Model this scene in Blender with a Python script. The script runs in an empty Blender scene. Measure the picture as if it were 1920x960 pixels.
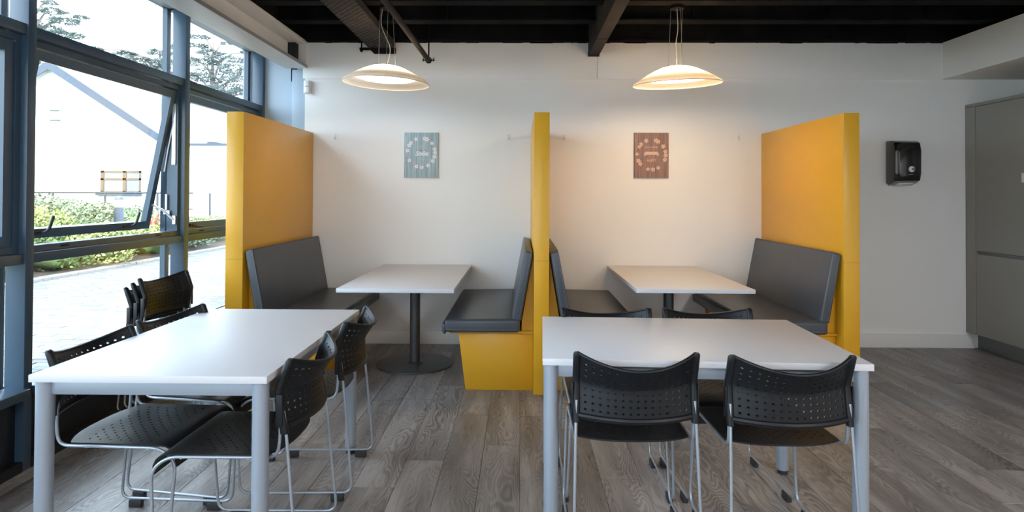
import bpy, bmesh, math, random
from mathutils import Vector, Matrix

random.seed(7)
S = bpy.context.scene
COL = S.collection
R = math.radians

# ------------------------------------------------------------ camera
CAM_F, CX, CY = 1150.22, 958.5, 352.31
yaw, pitch, roll = .0151, .0127, .0043
_f = Vector((-math.sin(yaw), math.cos(yaw), 0)); _r = Vector((math.cos(yaw), math.sin(yaw), 0)); _u = Vector((0, 0, 1))
f2 = _f*math.cos(pitch) + _u*math.sin(pitch); u2 = _u*math.cos(pitch) - _f*math.sin(pitch)
r3 = _r*math.cos(roll) + u2*math.sin(roll); u3 = u2*math.cos(roll) - _r*math.sin(roll)
cd = bpy.data.cameras.new('camera'); cam = bpy.data.objects.new('camera', cd); COL.objects.link(cam)
m = Matrix.Identity(4)
for i, a in enumerate((r3, u3, -f2)):
    for j in range(3): m[j][i] = a[j]
m.translation = Vector((0, -5.5518, 1.3404))
cam.matrix_world = m
cd.sensor_width = 36; cd.lens = CAM_F/1920*36
cd.shift_x = (960-CX)/1920; cd.shift_y = (CY-480)/1920
cd.clip_start = .05; cd.clip_end = 300
S.camera = cam

# ------------------------------------------------------------ world, sun, exposure
W = bpy.data.worlds.new('sky'); S.world = W; W.use_nodes = True
bg = W.node_tree.nodes['Background']
bg.inputs['Color'].default_value = (.69, .845, 1.0, 1); bg.inputs['Strength'].default_value = 3.2
sl = bpy.data.lights.new('sun', 'SUN'); sl.energy = 3.2; sl.angle = R(.6); sl.color = (1, .95, .86)
so = bpy.data.objects.new('sun', sl); COL.objects.link(so)
so.rotation_euler = Vector((-.22, .78, -.62)).to_track_quat('-Z', 'Y').to_euler()
S.view_settings.view_transform = 'Standard'; S.view_settings.look = 'None'
S.view_settings.gamma = 1; S.view_settings.use_curve_mapping = False
S.view_settings.exposure = 1.62
S.render.film_transparent = False
S.cycles.max_bounces = 8; S.cycles.diffuse_bounces = 5; S.cycles.transparent_max_bounces = 16
S.cycles.use_denoising = True
S.cycles.sample_clamp_indirect = 6
S.cycles.caustics_reflective = False; S.cycles.caustics_refractive = False
# unseen panel lamps added behind the camera to brighten the room (each has its housing below, in build order)
ADDED_PANELS = [(2.9, -5.9), (-.4, -6.6), (2.9, -7.4)]
ADDED_PANEL_WATTS = 19

# ------------------------------------------------------------ materials
def mat(name, col, rough=.5, metal=0., spec=.5, coat=0., bump=0., bscale=60., var=0., vscale=3., emit=None, estr=0.):
    M = bpy.data.materials.new(name); M.use_nodes = True
    n = M.node_tree; b = n.nodes['Principled BSDF']
    b.inputs['Base Color'].default_value = (*col, 1); b.inputs['Roughness'].default_value = rough
    b.inputs['Metallic'].default_value = metal; b.inputs['Specular IOR Level'].default_value = spec
    b.inputs['Coat Weight'].default_value = coat; b.inputs['Coat Roughness'].default_value = .15
    tc = n.nodes.new('ShaderNodeTexCoord')
    if bump:
        t = n.nodes.new('ShaderNodeTexNoise'); t.inputs['Scale'].default_value = bscale; t.inputs['Detail'].default_value = 4
        n.links.new(tc.outputs['Object'], t.inputs['Vector'])
        bp = n.nodes.new('ShaderNodeBump'); bp.inputs['Strength'].default_value = bump; bp.inputs['Distance'].default_value = .004
        n.links.new(t.outputs['Fac'], bp.inputs['Height']); n.links.new(bp.outputs['Normal'], b.inputs['Normal'])
    if var:
        t = n.nodes.new('ShaderNodeTexNoise'); t.inputs['Scale'].default_value = vscale; t.inputs['Detail'].default_value = 5
        n.links.new(tc.outputs['Object'], t.inputs['Vector'])
        mr = n.nodes.new('ShaderNodeMapRange'); mr.inputs['From Min'].default_value = .3; mr.inputs['From Max'].default_value = .7
        mr.inputs['To Min'].default_value = 1-var; mr.inputs['To Max'].default_value = 1+var
        n.links.new(t.outputs['Fac'], mr.inputs['Value'])
        h = n.nodes.new('ShaderNodeHueSaturation'); h.inputs['Color'].default_value = (*col, 1)
        n.links.new(mr.outputs['Result'], h.inputs['Value']); n.links.new(h.outputs['Color'], b.inputs['Base Color'])
    if emit:
        b.inputs['Emission Color'].default_value = (*emit, 1); b.inputs['Emission Strength'].default_value = estr
    return M

M = {}
M['wall'] = mat('white_wall_paint', (.83, .82, .81), .55, bump=.15, bscale=90, var=.012, vscale=1.5)
M['soffit'] = mat('soffit_paint', (.78, .77, .755), .6, bump=.1)
M['black'] = mat('black_ceiling_paint', (.008, .009, .011), .7, spec=.15, bump=.3, bscale=25, var=.35, vscale=2)
M['joist'] = mat('black_joist_paint', (.009, .009, .010), .8, spec=.05, bump=.4, bscale=30, var=.4, vscale=4)
M['charcoal_steel'] = mat('charcoal_steel_paint', (.036, .033, .033), .8, spec=.1, bump=.3, bscale=40, var=.15, vscale=8)
M['beam'] = mat('greyish_white_beam_paint', (.76, .745, .73), .5, bump=.1, var=.03)
M['flange'] = mat('grey_flange_edge', (.30, .30, .31), .5)
M['frame'] = mat('anthracite_window_frame', (.038, .070, .108), .35, bump=.05, bscale=200)
M['spandrel'] = mat('black_spandrel', (.008, .010, .014), .3)
M['reveal'] = mat('blue_grey_reveal_panel', (.36, .44, .53), .5)
M['yellow'] = mat('yellow_booth_laminate', (.68, .345, .018), .33, spec=.45, bump=.04, bscale=150, var=.03, vscale=2)
M['vinyl'] = mat('slate_vinyl', (.055, .060, .072), .36, spec=.5, bump=.35, bscale=7, var=.05, vscale=5)
M['piping'] = mat('slate_vinyl_piping', (.10, .112, .13), .4)
M['tablewhite'] = mat('white_laminate_top', (.61, .61, .645), .42, spec=.5, bump=.02, bscale=300)
M['silver'] = mat('silver_painted_steel', (.31, .35, .41), .36, metal=.3, spec=.5)
M['pedestal'] = mat('dark_grey_pedestal', (.075, .08, .088), .33, metal=.4, bump=.05)
M['chairblack'] = mat('black_polypropylene', (.008, .009, .011), .42, spec=.28, bump=.1, bscale=400)
M['chrome'] = mat('satin_chrome_rod', (.34, .37, .42), .36, metal=.55)
M['rubber'] = mat('black_rubber', (.02, .02, .022), .6)
M['cabinet'] = mat('grey_cabinet_door', (.27, .255, .228), .38, spec=.4)
M['plinth'] = mat('grey_cabinet_plinth', (.15, .15, .148), .45)
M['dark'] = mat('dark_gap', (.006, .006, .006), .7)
M['gloss'] = mat('gloss_black_plastic', (.006, .006, .007), .08, spec=.6, coat=.5)
M['smoke'] = mat('smoky_grey_plastic', (.20, .20, .20), .2)
M['paper'] = mat('white_paper', (.75, .75, .73), .8)
M['white_plastic'] = mat('white_plastic', (.78, .78, .78), .35)
M['clear_hook'] = mat('pale_clear_plastic', (.74, .73, .72), .25)
M['wire'] = mat('steel_wire', (.55, .53, .5), .35, metal=.8)
M['cord'] = mat('clear_power_cord', (.45, .40, .36), .35)
M['stay'] = mat('bright_stay_steel', (.75, .76, .78), .3, metal=.6)
M['skirt'] = mat('white_skirting_gloss', (.80, .79, .775), .4)
# outside
M['render'] = mat('white_rendered_wall', (.80, .80, .80), .8, bump=.3, bscale=12, var=.02)
M['roofpale'] = mat('pale_slate_roof', (.62, .62, .62), .7, bump=.4, bscale=5)
M['fascia'] = mat('blue_grey_fascia', (.03, .042, .065), .5)
M['timber'] = mat('brown_window_timber', (.10, .06, .035), .5)
M['farglass'] = mat('far_window_glass', (.12, .16, .18), .12, spec=.7)
M['galv'] = mat('galvanised_rail', (.03, .033, .04), .6)
M['bolgrey'] = mat('dark_bollard_metal', (.05, .06, .08), .4)
M['bollens'] = mat('cream_bollard_lens', (.75, .62, .36), .3)
M['soil'] = mat('bark_soil', (.05, .035, .022), .9, bump=1, bscale=20)
M['grass'] = mat('lawn_ground', (.08, .10, .04), .9, bump=.8, bscale=12, var=.2)
M['bark'] = mat('tree_bark', (.13, .11, .10), .9, bump=.8, bscale=10)
M['kerb'] = mat('kerb_brick', (.17, .155, .15), .85, bump=.5, bscale=30)

def leafmat(name, c1, c2):
    m_ = bpy.data.materials.new(name); m_.use_nodes = True; n = m_.node_tree; b = n.nodes['Principled BSDF']
    g = n.nodes.new('ShaderNodeNewGeometry'); r = n.nodes.new('ShaderNodeValToRGB')
    r.color_ramp.elements[0].color = (*c1, 1); r.color_ramp.elements[1].color = (*c2, 1)
    n.links.new(g.outputs['Random Per Island'], r.inputs['Fac']); n.links.new(r.outputs['Color'], b.inputs['Base Color'])
    b.inputs['Roughness'].default_value = .7; b.inputs['Specular IOR Level'].default_value = .2
    return m_
M['shrubA'] = leafmat('yellow_green_leaves', (.11, .14, .04), (.30, .31, .13))
M['shrubB'] = leafmat('grey_green_leaves', (.08, .105, .065), (.22, .25, .16))
M['shrubC'] = leafmat('dark_green_leaves', (.025, .05, .02), (.11, .15, .05))
M['redleaf'] = leafmat('red_phormium_leaves', (.25, .04, .04), (.42, .12, .10))
M['cypress'] = leafmat('cypress_needles', (.09, .115, .11), (.28, .32, .30))

def paver_mat():
    m_ = bpy.data.materials.new('grey_paving_block'); m_.use_nodes = True; n = m_.node_tree; b = n.nodes['Principled BSDF']
    g = n.nodes.new('ShaderNodeNewGeometry'); oi = n.nodes.new('ShaderNodeObjectInfo')
    ad = n.nodes.new('ShaderNodeMath'); ad.operation = 'ADD'
    n.links.new(g.outputs['Random Per Island'], ad.inputs[0]); n.links.new(oi.outputs['Random'], ad.inputs[1])
    fr = n.nodes.new('ShaderNodeMath'); fr.operation = 'FRACT'; n.links.new(ad.outputs[0], fr.inputs[0])
    r = n.nodes.new('ShaderNodeValToRGB'); r.color_ramp.elements[0].color = (.085, .09, .095, 1); r.color_ramp.elements[1].color = (.15, .15, .15, 1)
    n.links.new(fr.outputs[0], r.inputs['Fac']); n.links.new(r.outputs['Color'], b.inputs['Base Color'])
    b.inputs['Roughness'].default_value = .8
    return m_
M['paver'] = paver_mat()
M['joint'] = mat('sandy_joint_bed', (.10, .10, .10), .9)

def floor_mat():
    m_ = bpy.data.materials.new('grey_oak_plank'); m_.use_nodes = True; n = m_.node_tree; L = n.links; b = n.nodes['Principled BSDF']
    tc = n.nodes.new('ShaderNodeTexCoord'); oi = n.nodes.new('ShaderNodeObjectInfo')
    off = n.nodes.new('ShaderNodeVectorMath'); off.operation = 'MULTIPLY_ADD'
    cmb = n.nodes.new('ShaderNodeCombineXYZ')
    for i in range(3): L.new(oi.outputs['Random'], cmb.inputs[i])
    off.inputs[1].default_value = (37, 53, 19)
    L.new(cmb.outputs[0], off.inputs[0]); L.new(tc.outputs['Object'], off.inputs[2])
    def mapping(sc):
        mp = n.nodes.new('ShaderNodeMapping'); mp.inputs['Scale'].default_value = sc; L.new(off.outputs[0], mp.inputs['Vector']); return mp
    # cathedral figure: contour lines of a stretched noise
    mp = mapping((6.5, 1.5, 1)); nz = n.nodes.new('ShaderNodeTexNoise'); nz.inputs['Scale'].default_value = 1.0; nz.inputs['Detail'].default_value = 1.8; nz.inputs['Roughness'].default_value = .42
    L.new(mp.outputs[0], nz.inputs['Vector'])
    mu = n.nodes.new('ShaderNodeMath'); mu.operation = 'MULTIPLY'; mu.inputs[1].default_value = 190; L.new(nz.outputs['Fac'], mu.inputs[0])
    si = n.nodes.new('ShaderNodeMath'); si.operation = 'SINE'; L.new(mu.outputs[0], si.inputs[0])
    # fine pores
    mp2 = mapping((230, 7, 1)); n2 = n.nodes.new('ShaderNodeTexNoise'); n2.inputs['Scale'].default_value = 1; n2.inputs['Detail'].default_value = 3; L.new(mp2.outputs[0], n2.inputs['Vector'])
    # broad tone
    mp3 = mapping((9, 1.2, 1)); n3 = n.nodes.new('ShaderNodeTexNoise'); n3.inputs['Scale'].default_value = 1; n3.inputs['Detail'].default_value = 4; L.new(mp3.outputs[0], n3.inputs['Vector'])
    # mask of where the figure shows
    mp4 = mapping((7, 1.4, 1)); mp4.inputs['Location'].default_value = (5, 3, 2); n4 = n.nodes.new('ShaderNodeTexNoise'); n4.inputs['Scale'].default_value = 1; L.new(mp4.outputs[0], n4.inputs['Vector'])
    mk = n.nodes.new('ShaderNodeMapRange'); mk.inputs['From Min'].default_value = .38; mk.inputs['From Max'].default_value = .62; mk.inputs['To Min'].default_value = .02; mk.inputs['To Max'].default_value = .12; L.new(n4.outputs['Fac'], mk.inputs['Value'])
    a = n.nodes.new('ShaderNodeMath'); a.operation = 'MULTIPLY'; L.new(si.outputs[0], a.inputs[0]); L.new(mk.outputs[0], a.inputs[1])
    p = n.nodes.new('ShaderNodeMath'); p.operation = 'MULTIPLY_ADD'; L.new(n2.outputs['Fac'], p.inputs[0]); p.inputs[1].default_value = .42; L.new(a.outputs[0], p.inputs[2])
    q = n.nodes.new('ShaderNodeMath'); q.operation = 'MULTIPLY_ADD'; L.new(n3.outputs['Fac'], q.inputs[0]); q.inputs[1].default_value = .9; L.new(p.outputs[0], q.inputs[2])
    t = n.nodes.new('ShaderNodeMath'); t.operation = 'MULTIPLY_ADD'; L.new(oi.outputs['Random'], t.inputs[0]); t.inputs[1].default_value = .11; L.new(q.outputs[0], t.inputs[2])
    cr = n.nodes.new('ShaderNodeValToRGB'); e = cr.color_ramp.elements
    e[0].position = .38; e[0].color = (.070, .062, .060, 1); e[1].position = .92; e[1].color = (.34, .318, .312, 1)
    e2 = cr.color_ramp.elements.new(.66); e2.color = (.178, .160, .155, 1)
    L.new(t.outputs[0], cr.inputs['Fac']); L.new(cr.outputs['Color'], b.inputs['Base Color'])
    rr = n.nodes.new('ShaderNodeMapRange'); rr.inputs['From Min'].default_value = .3; rr.inputs['From Max'].default_value = .7
    rr.inputs['To Min'].default_value = .27; rr.inputs['To Max'].default_value = .41; L.new(n2.outputs['Fac'], rr.inputs['Value']); L.new(rr.outputs[0], b.inputs['Roughness'])
    bp = n.nodes.new('ShaderNodeBump'); bp.inputs['Strength'].default_value = .25; bp.inputs['Distance'].default_value = .002
    L.new(p.outputs[0], bp.inputs['Height']); L.new(bp.outputs['Normal'], b.inputs['Normal'])
    return m_
M['oak'] = floor_mat()
M['subfloor'] = mat('dark_subfloor', (.02, .017, .015), .8)

def glass_mat():
    m_ = bpy.data.materials.new('window_glass'); m_.use_nodes = True; n = m_.node_tree; n.nodes.clear()
    o = n.nodes.new('ShaderNodeOutputMaterial'); mx = n.nodes.new('ShaderNodeMixShader'); t = n.nodes.new('ShaderNodeBsdfTransparent')
    g = n.nodes.new('ShaderNodeBsdfGlossy'); g.inputs['Roughness'].default_value = .01
    lw = n.nodes.new('ShaderNodeLayerWeight'); lw.inputs['Blend'].default_value = .5
    pw = n.nodes.new('ShaderNodeMath'); pw.operation = 'POWER'; pw.inputs[1].default_value = 5; n.links.new(lw.outputs['Facing'], pw.inputs[0])
    fr = n.nodes.new('ShaderNodeMath'); fr.operation = 'MULTIPLY_ADD'; fr.inputs[1].default_value = .93; fr.inputs[2].default_value = .035; n.links.new(pw.outputs[0], fr.inputs[0])
    t.inputs['Color'].default_value = (.97, .985, .98, 1)
    n.links.new(fr.outputs[0], mx.inputs[0]); n.links.new(t.outputs[0], mx.inputs[1]); n.links.new(g.outputs[0], mx.inputs[2]); n.links.new(mx.outputs[0], o.inputs['Surface'])
    return m_
M['glass'] = glass_mat()

def shade_mat():
    m_ = bpy.data.materials.new('opal_glass_shade'); m_.use_nodes = True; n = m_.node_tree; n.nodes.clear()
    o = n.nodes.new('ShaderNodeOutputMaterial'); mx = n.nodes.new('ShaderNodeMixShader'); d = n.nodes.new('ShaderNodeBsdfDiffuse'); t = n.nodes.new('ShaderNodeBsdfTranslucent')
    g = n.nodes.new('ShaderNodeBsdfGlossy'); g.inputs['Roughness'].default_value = .15; m2 = n.nodes.new('ShaderNodeMixShader')
    d.inputs['Color'].default_value = (.72, .69, .66, 1); t.inputs['Color'].default_value = (.9, .80, .66, 1)
    mx.inputs[0].default_value = .38; m2.inputs[0].default_value = .05
    n.links.new(d.outputs[0], mx.inputs[1]); n.links.new(t.outputs[0], mx.inputs[2])
    n.links.new(mx.outputs[0], m2.inputs[1]); n.links.new(g.outputs[0], m2.inputs[2]); n.links.new(m2.outputs[0], o.inputs['Surface'])
    return m_
M['shade'] = shade_mat()
M['diffuser'] = mat('glowing_diffuser', (.9, .85, .78), .5, emit=(1.0, .72, .42), estr=9)
M['diffuser_dim'] = mat('glowing_diffuser_left', (.9, .85, .78), .5, emit=(1.0, .84, .64), estr=3.5)
M['fillglow'] = mat('added_panel_glow', (.9, .9, .9), .5, emit=(1.0, .95, .88), estr=4)  # glow of the panel lamps added behind the camera

def plank_art(name, c1, c2, n_):
    m_ = bpy.data.materials.new(name); m_.use_nodes = True; n = m_.node_tree; L = n.links; b = n.nodes['Principled BSDF']; b.inputs['Roughness'].default_value = .7
    tc = n.nodes.new('ShaderNodeTexCoord'); sp = n.nodes.new('ShaderNodeSeparateXYZ'); L.new(tc.outputs['Object'], sp.inputs[0])
    mp = n.nodes.new('ShaderNodeMapping'); mp.inputs['Scale'].default_value = (70, 1, 4); L.new(tc.outputs['Object'], mp.inputs['Vector'])
    nz = n.nodes.new('ShaderNodeTexNoise'); nz.inputs['Scale'].default_value = 1; nz.inputs['Detail'].default_value = 4; L.new(mp.outputs[0], nz.inputs['Vector'])
    a = n.nodes.new('ShaderNodeMath'); a.operation = 'MULTIPLY'; a.inputs[1].default_value = n_/.31; L.new(sp.outputs['X'], a.inputs[0])
    f = n.nodes.new('ShaderNodeMath'); f.operation = 'FRACT'; L.new(a.outputs[0], f.inputs[0])
    g = n.nodes.new('ShaderNodeMath'); g.operation = 'LESS_THAN'; g.inputs[1].default_value = .07; L.new(f.outputs[0], g.inputs[0])
    s = n.nodes.new('ShaderNodeMath'); s.operation = 'MULTIPLY_ADD'; s.inputs[1].default_value = -.35; L.new(g.outputs[0], s.inputs[0]); L.new(nz.outputs['Fac'], s.inputs[2])
    cr = n.nodes.new('ShaderNodeValToRGB'); cr.color_ramp.elements[0].position = .1; cr.color_ramp.elements[0].color = (*c1, 1); cr.color_ramp.elements[1].position = .65; cr.color_ramp.elements[1].color = (*c2, 1)
    L.new(s.outputs[0], cr.inputs['Fac']); L.new(cr.outputs['Color'], b.inputs['Base Color'])
    return m_
M['art_blue'] = plank_art('print_blue_planks', (.17, .24, .29), (.44, .56, .60), 7)
M['art_brown'] = plank_art('print_brown_planks', (.15, .085, .085), (.36, .225, .20), 8)
M['ink_white'] = mat('print_white_ink', (.80, .84, .85), .7)
M['ink_faint'] = mat('print_faint_ink', (.46, .57, .58), .7)
M['ink_dark'] = mat('print_dark_ink', (.16, .20, .23), .7)
M['ink_pink'] = mat('print_pink_ink', (.62, .36, .40), .7)
M['ink_peach'] = mat('print_peach_ink', (.70, .48, .38), .7)
M['ink_rose'] = mat('print_rose_ink', (.50, .31, .27), .7)

# ------------------------------------------------------------ mesh helpers
def link(name, bm, m_, parent=None, smooth=None, kind=None):
    me = bpy.data.meshes.new(name)
    bmesh.ops.recalc_face_normals(bm, faces=bm.faces)
    bm.to_mesh(me); bm.free(); me.materials.append(M[m_] if isinstance(m_, str) else m_)
    o = bpy.data.objects.new(name, me); COL.objects.link(o)
    if parent: o.parent = parent
    if smooth:
        for p in me.polygons: p.use_smooth = True
        me.set_sharp_from_angle(angle=R(smooth))
    if kind: o['kind'] = kind
    return o
def empty(name, loc=(0, 0, 0), rz=0, label=None, cat=None, group=None, kind=None):
    o = bpy.data.objects.new(name, None); COL.objects.link(o); o.location = loc; o.rotation_euler = (0, 0, rz)
    o.empty_display_size = .1
    return tag(o, label, cat, group, kind)
def tag(o, label=None, cat=None, group=None, kind=None):
    if label: o['label'] = label
    if cat: o['category'] = cat
    if group: o['group'] = group
    if kind: o['kind'] = kind
    return o
def box(bm, x0, x1, y0, y1, z0, z1, bev=0, seg=2):
    vs = [bm.verts.new((x, y, z)) for x in (x0, x1) for y in (y0, y1) for z in (z0, z1)]
    fs = [bm.faces.new([vs[i] for i in q]) for q in ((0, 1, 3, 2), (4, 6, 7, 5), (0, 4, 5, 1), (2, 3, 7, 6), (0, 2, 6, 4), (1, 5, 7, 3))]
    if bev:
        es = {e for f in fs for e in f.edges}
        bmesh.ops.bevel(bm, geom=list(es), offset=bev, segments=seg, profile=.5, affect='EDGES')
    return vs
def bx(name, x0, x1, y0, y1, z0, z1, m_, parent=None, bev=0, seg=2, smooth=None):
    bm = bmesh.new(); box(bm, x0, x1, y0, y1, z0, z1, bev, seg)
    return link(name, bm, m_, parent, smooth or (40 if bev else None))
def prism(bm, pts, axis, a0, a1, bev=0, seg=2):
    def v(p, a):
        return {'y': (p[0], a, p[1]), 'x': (a, p[0], p[1]), 'z': (p[0], p[1], a)}[axis]
    A = [bm.verts.new(v(p, a0)) for p in pts]; B = [bm.verts.new(v(p, a1)) for p in pts]
    n = len(pts); fs = [bm.faces.new(A[::-1]), bm.faces.new(B)]
    for i in range(n): fs.append(bm.faces.new((A[i], A[(i+1) % n], B[(i+1) % n], B[i])))
    if bev:
        bmesh.ops.recalc_face_normals(bm, faces=fs)
        bmesh.ops.bevel(bm, geom=list({e for f in fs for e in f.edges}), offset=bev, segments=seg, profile=.5, affect='EDGES')
def cyl(bm, p0, p1, r0, r1=None, n=12, cap=True):
    r1 = r0 if r1 is None else r1
    tube(bm, [Vector(p0), Vector(p1)], [r0, r1], n, cap)
def tube(bm, pts, r, n=8, cap=True, closed=False):
    pts = [Vector(p) for p in pts]; N = len(pts); rs = r if isinstance(r, (list, tuple)) else [r]*N
    rings = []; up = None
    for i, p in enumerate(pts):
        if i == 0: t = pts[1]-pts[0]
        elif i == N-1: t = pts[-1]-pts[-2]
        else: t = (pts[i]-pts[i-1]).normalized() + (pts[i+1]-pts[i]).normalized()
        t.normalize()
        if up is None:
            up = Vector((0, 0, 1)) if abs(t.z) < .9 else Vector((1, 0, 0))
        s = t.cross(up)
        if s.length < 1e-6: s = t.orthogonal()
        s.normalize(); up = s.cross(t).normalized()
        rings.append([bm.verts.new(p + (s*math.cos(2*math.pi*k/n) + up*math.sin(2*math.pi*k/n))*rs[i]) for k in range(n)])
    for a, b in zip(rings, rings[1:]):
        for k in range(n): bm.faces.new((a[k], a[(k+1) % n], b[(k+1) % n], b[k]))
    if cap:
        bm.faces.new(rings[0][::-1]); bm.faces.new(rings[-1])
def fillet(pts, r, n=5):
    pts = [Vector(p) for p in pts]; out = [pts[0]]
    for i in range(1, len(pts)-1):
        a, b, c = pts[i-1], pts[i], pts[i+1]; d1 = (a-b).normalized(); d2 = (c-b).normalized()
        rr = min(r if not isinstance(r, (list, tuple)) else r[i-1], (a-b).length*.49, (c-b).length*.49)
        p0 = b+d1*rr; p1 = b+d2*rr
        for k in range(n+1):
            t = k/n; out.append(p0*(1-t)**2 + b*2*t*(1-t) + p1*t*t)
    out.append(pts[-1]); return out
def lathe(bm, prof, n=48, cx=0, cy=0, cap_ends=True):
    rings = []
    for r, z in prof:
        if r < 1e-5: rings.append([bm.verts.new((cx, cy, z))])
        else: rings.append([bm.verts.new((cx+r*math.cos(2*math.pi*k/n), cy+r*math.sin(2*math.pi*k/n), z)) for k in range(n)])
    for a, b in zip(rings, rings[1:]):
        for k in range(n):
            k2 = (k+1) % n
            if len(a) == 1 and len(b) == 1: continue
            if len(a) == 1: bm.faces.new((a[0], b[k2], b[k]))
            elif len(b) == 1: bm.faces.new((a[k], a[k2], b[0]))
            else: bm.faces.new((a[k], a[k2], b[k2], b[k]))
def sheet(bm, Sf, us, vs, holes, thick, rf):
    """parametric shell with real holes; Sf(u,v)->Vector; holes(i,j)->bool per cell; rf hole radius as share of the cell"""
    e = 1e-3
    def nrm(u, v):
        a = Sf(u+e, v)-Sf(u-e, v); b = Sf(u, v+e)-Sf(u, v-e); return a.cross(b).normalized()
    def pair(u, v):
        p = Sf(u, v); n = nrm(u, v); return bm.verts.new(p+n*thick*.5), bm.verts.new(p-n*thick*.5)
    G = [[pair(u, v) for v in vs] for u in us]; nu, nv = len(us)-1, len(vs)-1
    for i in range(nu):
        for j in range(nv):
            c = [G[i][j], G[i+1][j], G[i+1][j+1], G[i][j+1]]
            if not holes(i, j):
                bm.faces.new([q[0] for q in c]); bm.faces.new([q[1] for q in c][::-1]); continue
            uc, vc = (us[i]+us[i+1])/2, (vs[j]+vs[j+1])/2; du, dv = (us[i+1]-us[i])*rf[0], (vs[j+1]-vs[j])*rf[1]
            ring = [pair(uc+du*math.cos(R(-157.5+45*k)), vc+dv*math.sin(R(-157.5+45*k))) for k in range(8)]
            for s in (0, 1):
                for k in range(4):
                    r0, r1, r2 = ring[(2*k) % 8][s], ring[(2*k+1) % 8][s], ring[(2*k+2) % 8][s]
                    cc, cn = c[k][s], c[(k+1) % 4][s]
                    # corner triangle then side quad
                    f1 = [cc, r1, r0]; f2 = [cc, cn, r2, r1]
                    if s: f1.reverse(); f2.reverse()
                    bm.faces.new(f1); bm.faces.new(f2)
            for k in range(8):
                a, b = ring[k], ring[(k+1) % 8]; bm.faces.new((a[0], b[0], b[1], a[1]))
    rim = [G[i][0] for i in range(nu+1)] + [G[nu][j] for j in range(1, nv+1)] + [G[i][nv] for i in range(nu-1, -1, -1)] + [G[0][j] for j in range(nv-1, 0, -1)]
    for k in range(len(rim)):
        a, b = rim[k], rim[(k+1) % len(rim)]; bm.faces.new((a[0], a[1], b[1], b[0]))
def xf(bm, mtx): bmesh.ops.transform(bm, matrix=mtx, verts=bm.verts)
def copy_thing(root, name=None):
    def cp(o, par):
        c = o.copy(); COL.objects.link(c)
        if par: c.parent = par
        for ch in [x for x in KIDS.get(o.name, [])]: cp(ch, c)
        return c
    return cp(root, None)
KIDS = {}
def index_kids():
    KIDS.clear()
    for o in COL.objects:
        if o.parent: KIDS.setdefault(o.parent.name, []).append(o)

# ============================================================ STRUCTURE
GX = -2.39          # inner face of the mullions
RX = 4.66
YB = -8.4           # rear of the room
# --- floor
fl = bx('floor', GX-.1, RX, YB, .3, -.12, -.005, 'subfloor'); fl['kind'] = 'structure'
PW, PL = .192, 1.22
def plank_mesh(w, l):
    bm = bmesh.new(); vs = [bm.verts.new(p) for p in ((0, 0, 0), (w, 0, 0), (w, l, 0), (0, l, 0))]
    top = bm.faces.new(vs); b = [bm.verts.new((v.co.x, v.co.y, -.005)) for v in vs]
    for i in range(4): bm.faces.new((vs[i], b[i], b[(i+1) % 4], vs[(i+1) % 4]))
    bmesh.ops.bevel(bm, geom=list(top.edges), offset=.0011, segments=1, affect='EDGES')
    bmesh.ops.recalc_face_normals(bm, faces=bm.faces)
    me = bpy.data.meshes.new('plank'); bm.to_mesh(me); bm.free(); me.materials.append(M['oak']); return me
full = plank_mesh(PW-.0012, PL-.0012)
rp = random.Random(3)
k0 = math.floor(GX/PW)
for k in range(k0, int(RX/PW)+1):
    x = k*PW+.003; w = PW; x0 = max(x, GX-.02); x1 = min(x+PW, RX-.01)
    if x1-x0 < .02: continue
    y = -.002 - rp.random()*PL; top = -.002
    while top > -6.6:
        l = top-y
        if abs(l-PL) < 1e-4 and x0 == x and x1 == x+PW: me = full
        else: me = plank_mesh(x1-x0-.0012, l-.0012)
        if l > .03:
            o = bpy.data.objects.new('plank', me); COL.objects.link(o); o.parent = fl; o.location = (x0, y, 0)
        top = y; y = top-PL
bxo = bx('plank', GX-.02, RX-.01, YB+.01, -7.8, -.005, -.0005, 'oak', fl); bxo['kind'] = 'stuff'
# --- back wall
wb = bx('wall_back', -1.968, RX, 0, .25, 0, 2.40, 'wall'); wb['kind'] = 'structure'
bx('lining_board', -1.985, .690, -.012, .25, 2.40, 2.726, 'wall', wb, bev=.002)
bx('lining_board', .6925, 3.777, -.012, .25, 2.40, 2.726, 'wall', wb, bev=.002)
bx('upper_board', -2.10, RX, .02, .25, 2.726, 3.06, 'black', wb)
bx('shadow_bead', -1.968, 3.777, -.010, 0, 2.396, 2.400, 'white_plastic', wb)
bs = bx('baseboard_back', -1.96, 4.04, -.018, 0, 0, .122, 'skirt', None, bev=.003); bs['kind'] = 'structure'
# --- corner return beside the glazing
rt = bx('trim_corner', -2.60, -2.09, .14, .24, 0, 2.70, 'reveal'); rt['kind'] = 'structure'
bx('corner_post', -2.10, -1.968, .03, .14, 0, 2.49, 'reveal', rt, bev=.006)
bx('packer', -2.15, -1.97, .14, .25, 2.40, 3.05, 'reveal', rt)
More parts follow.
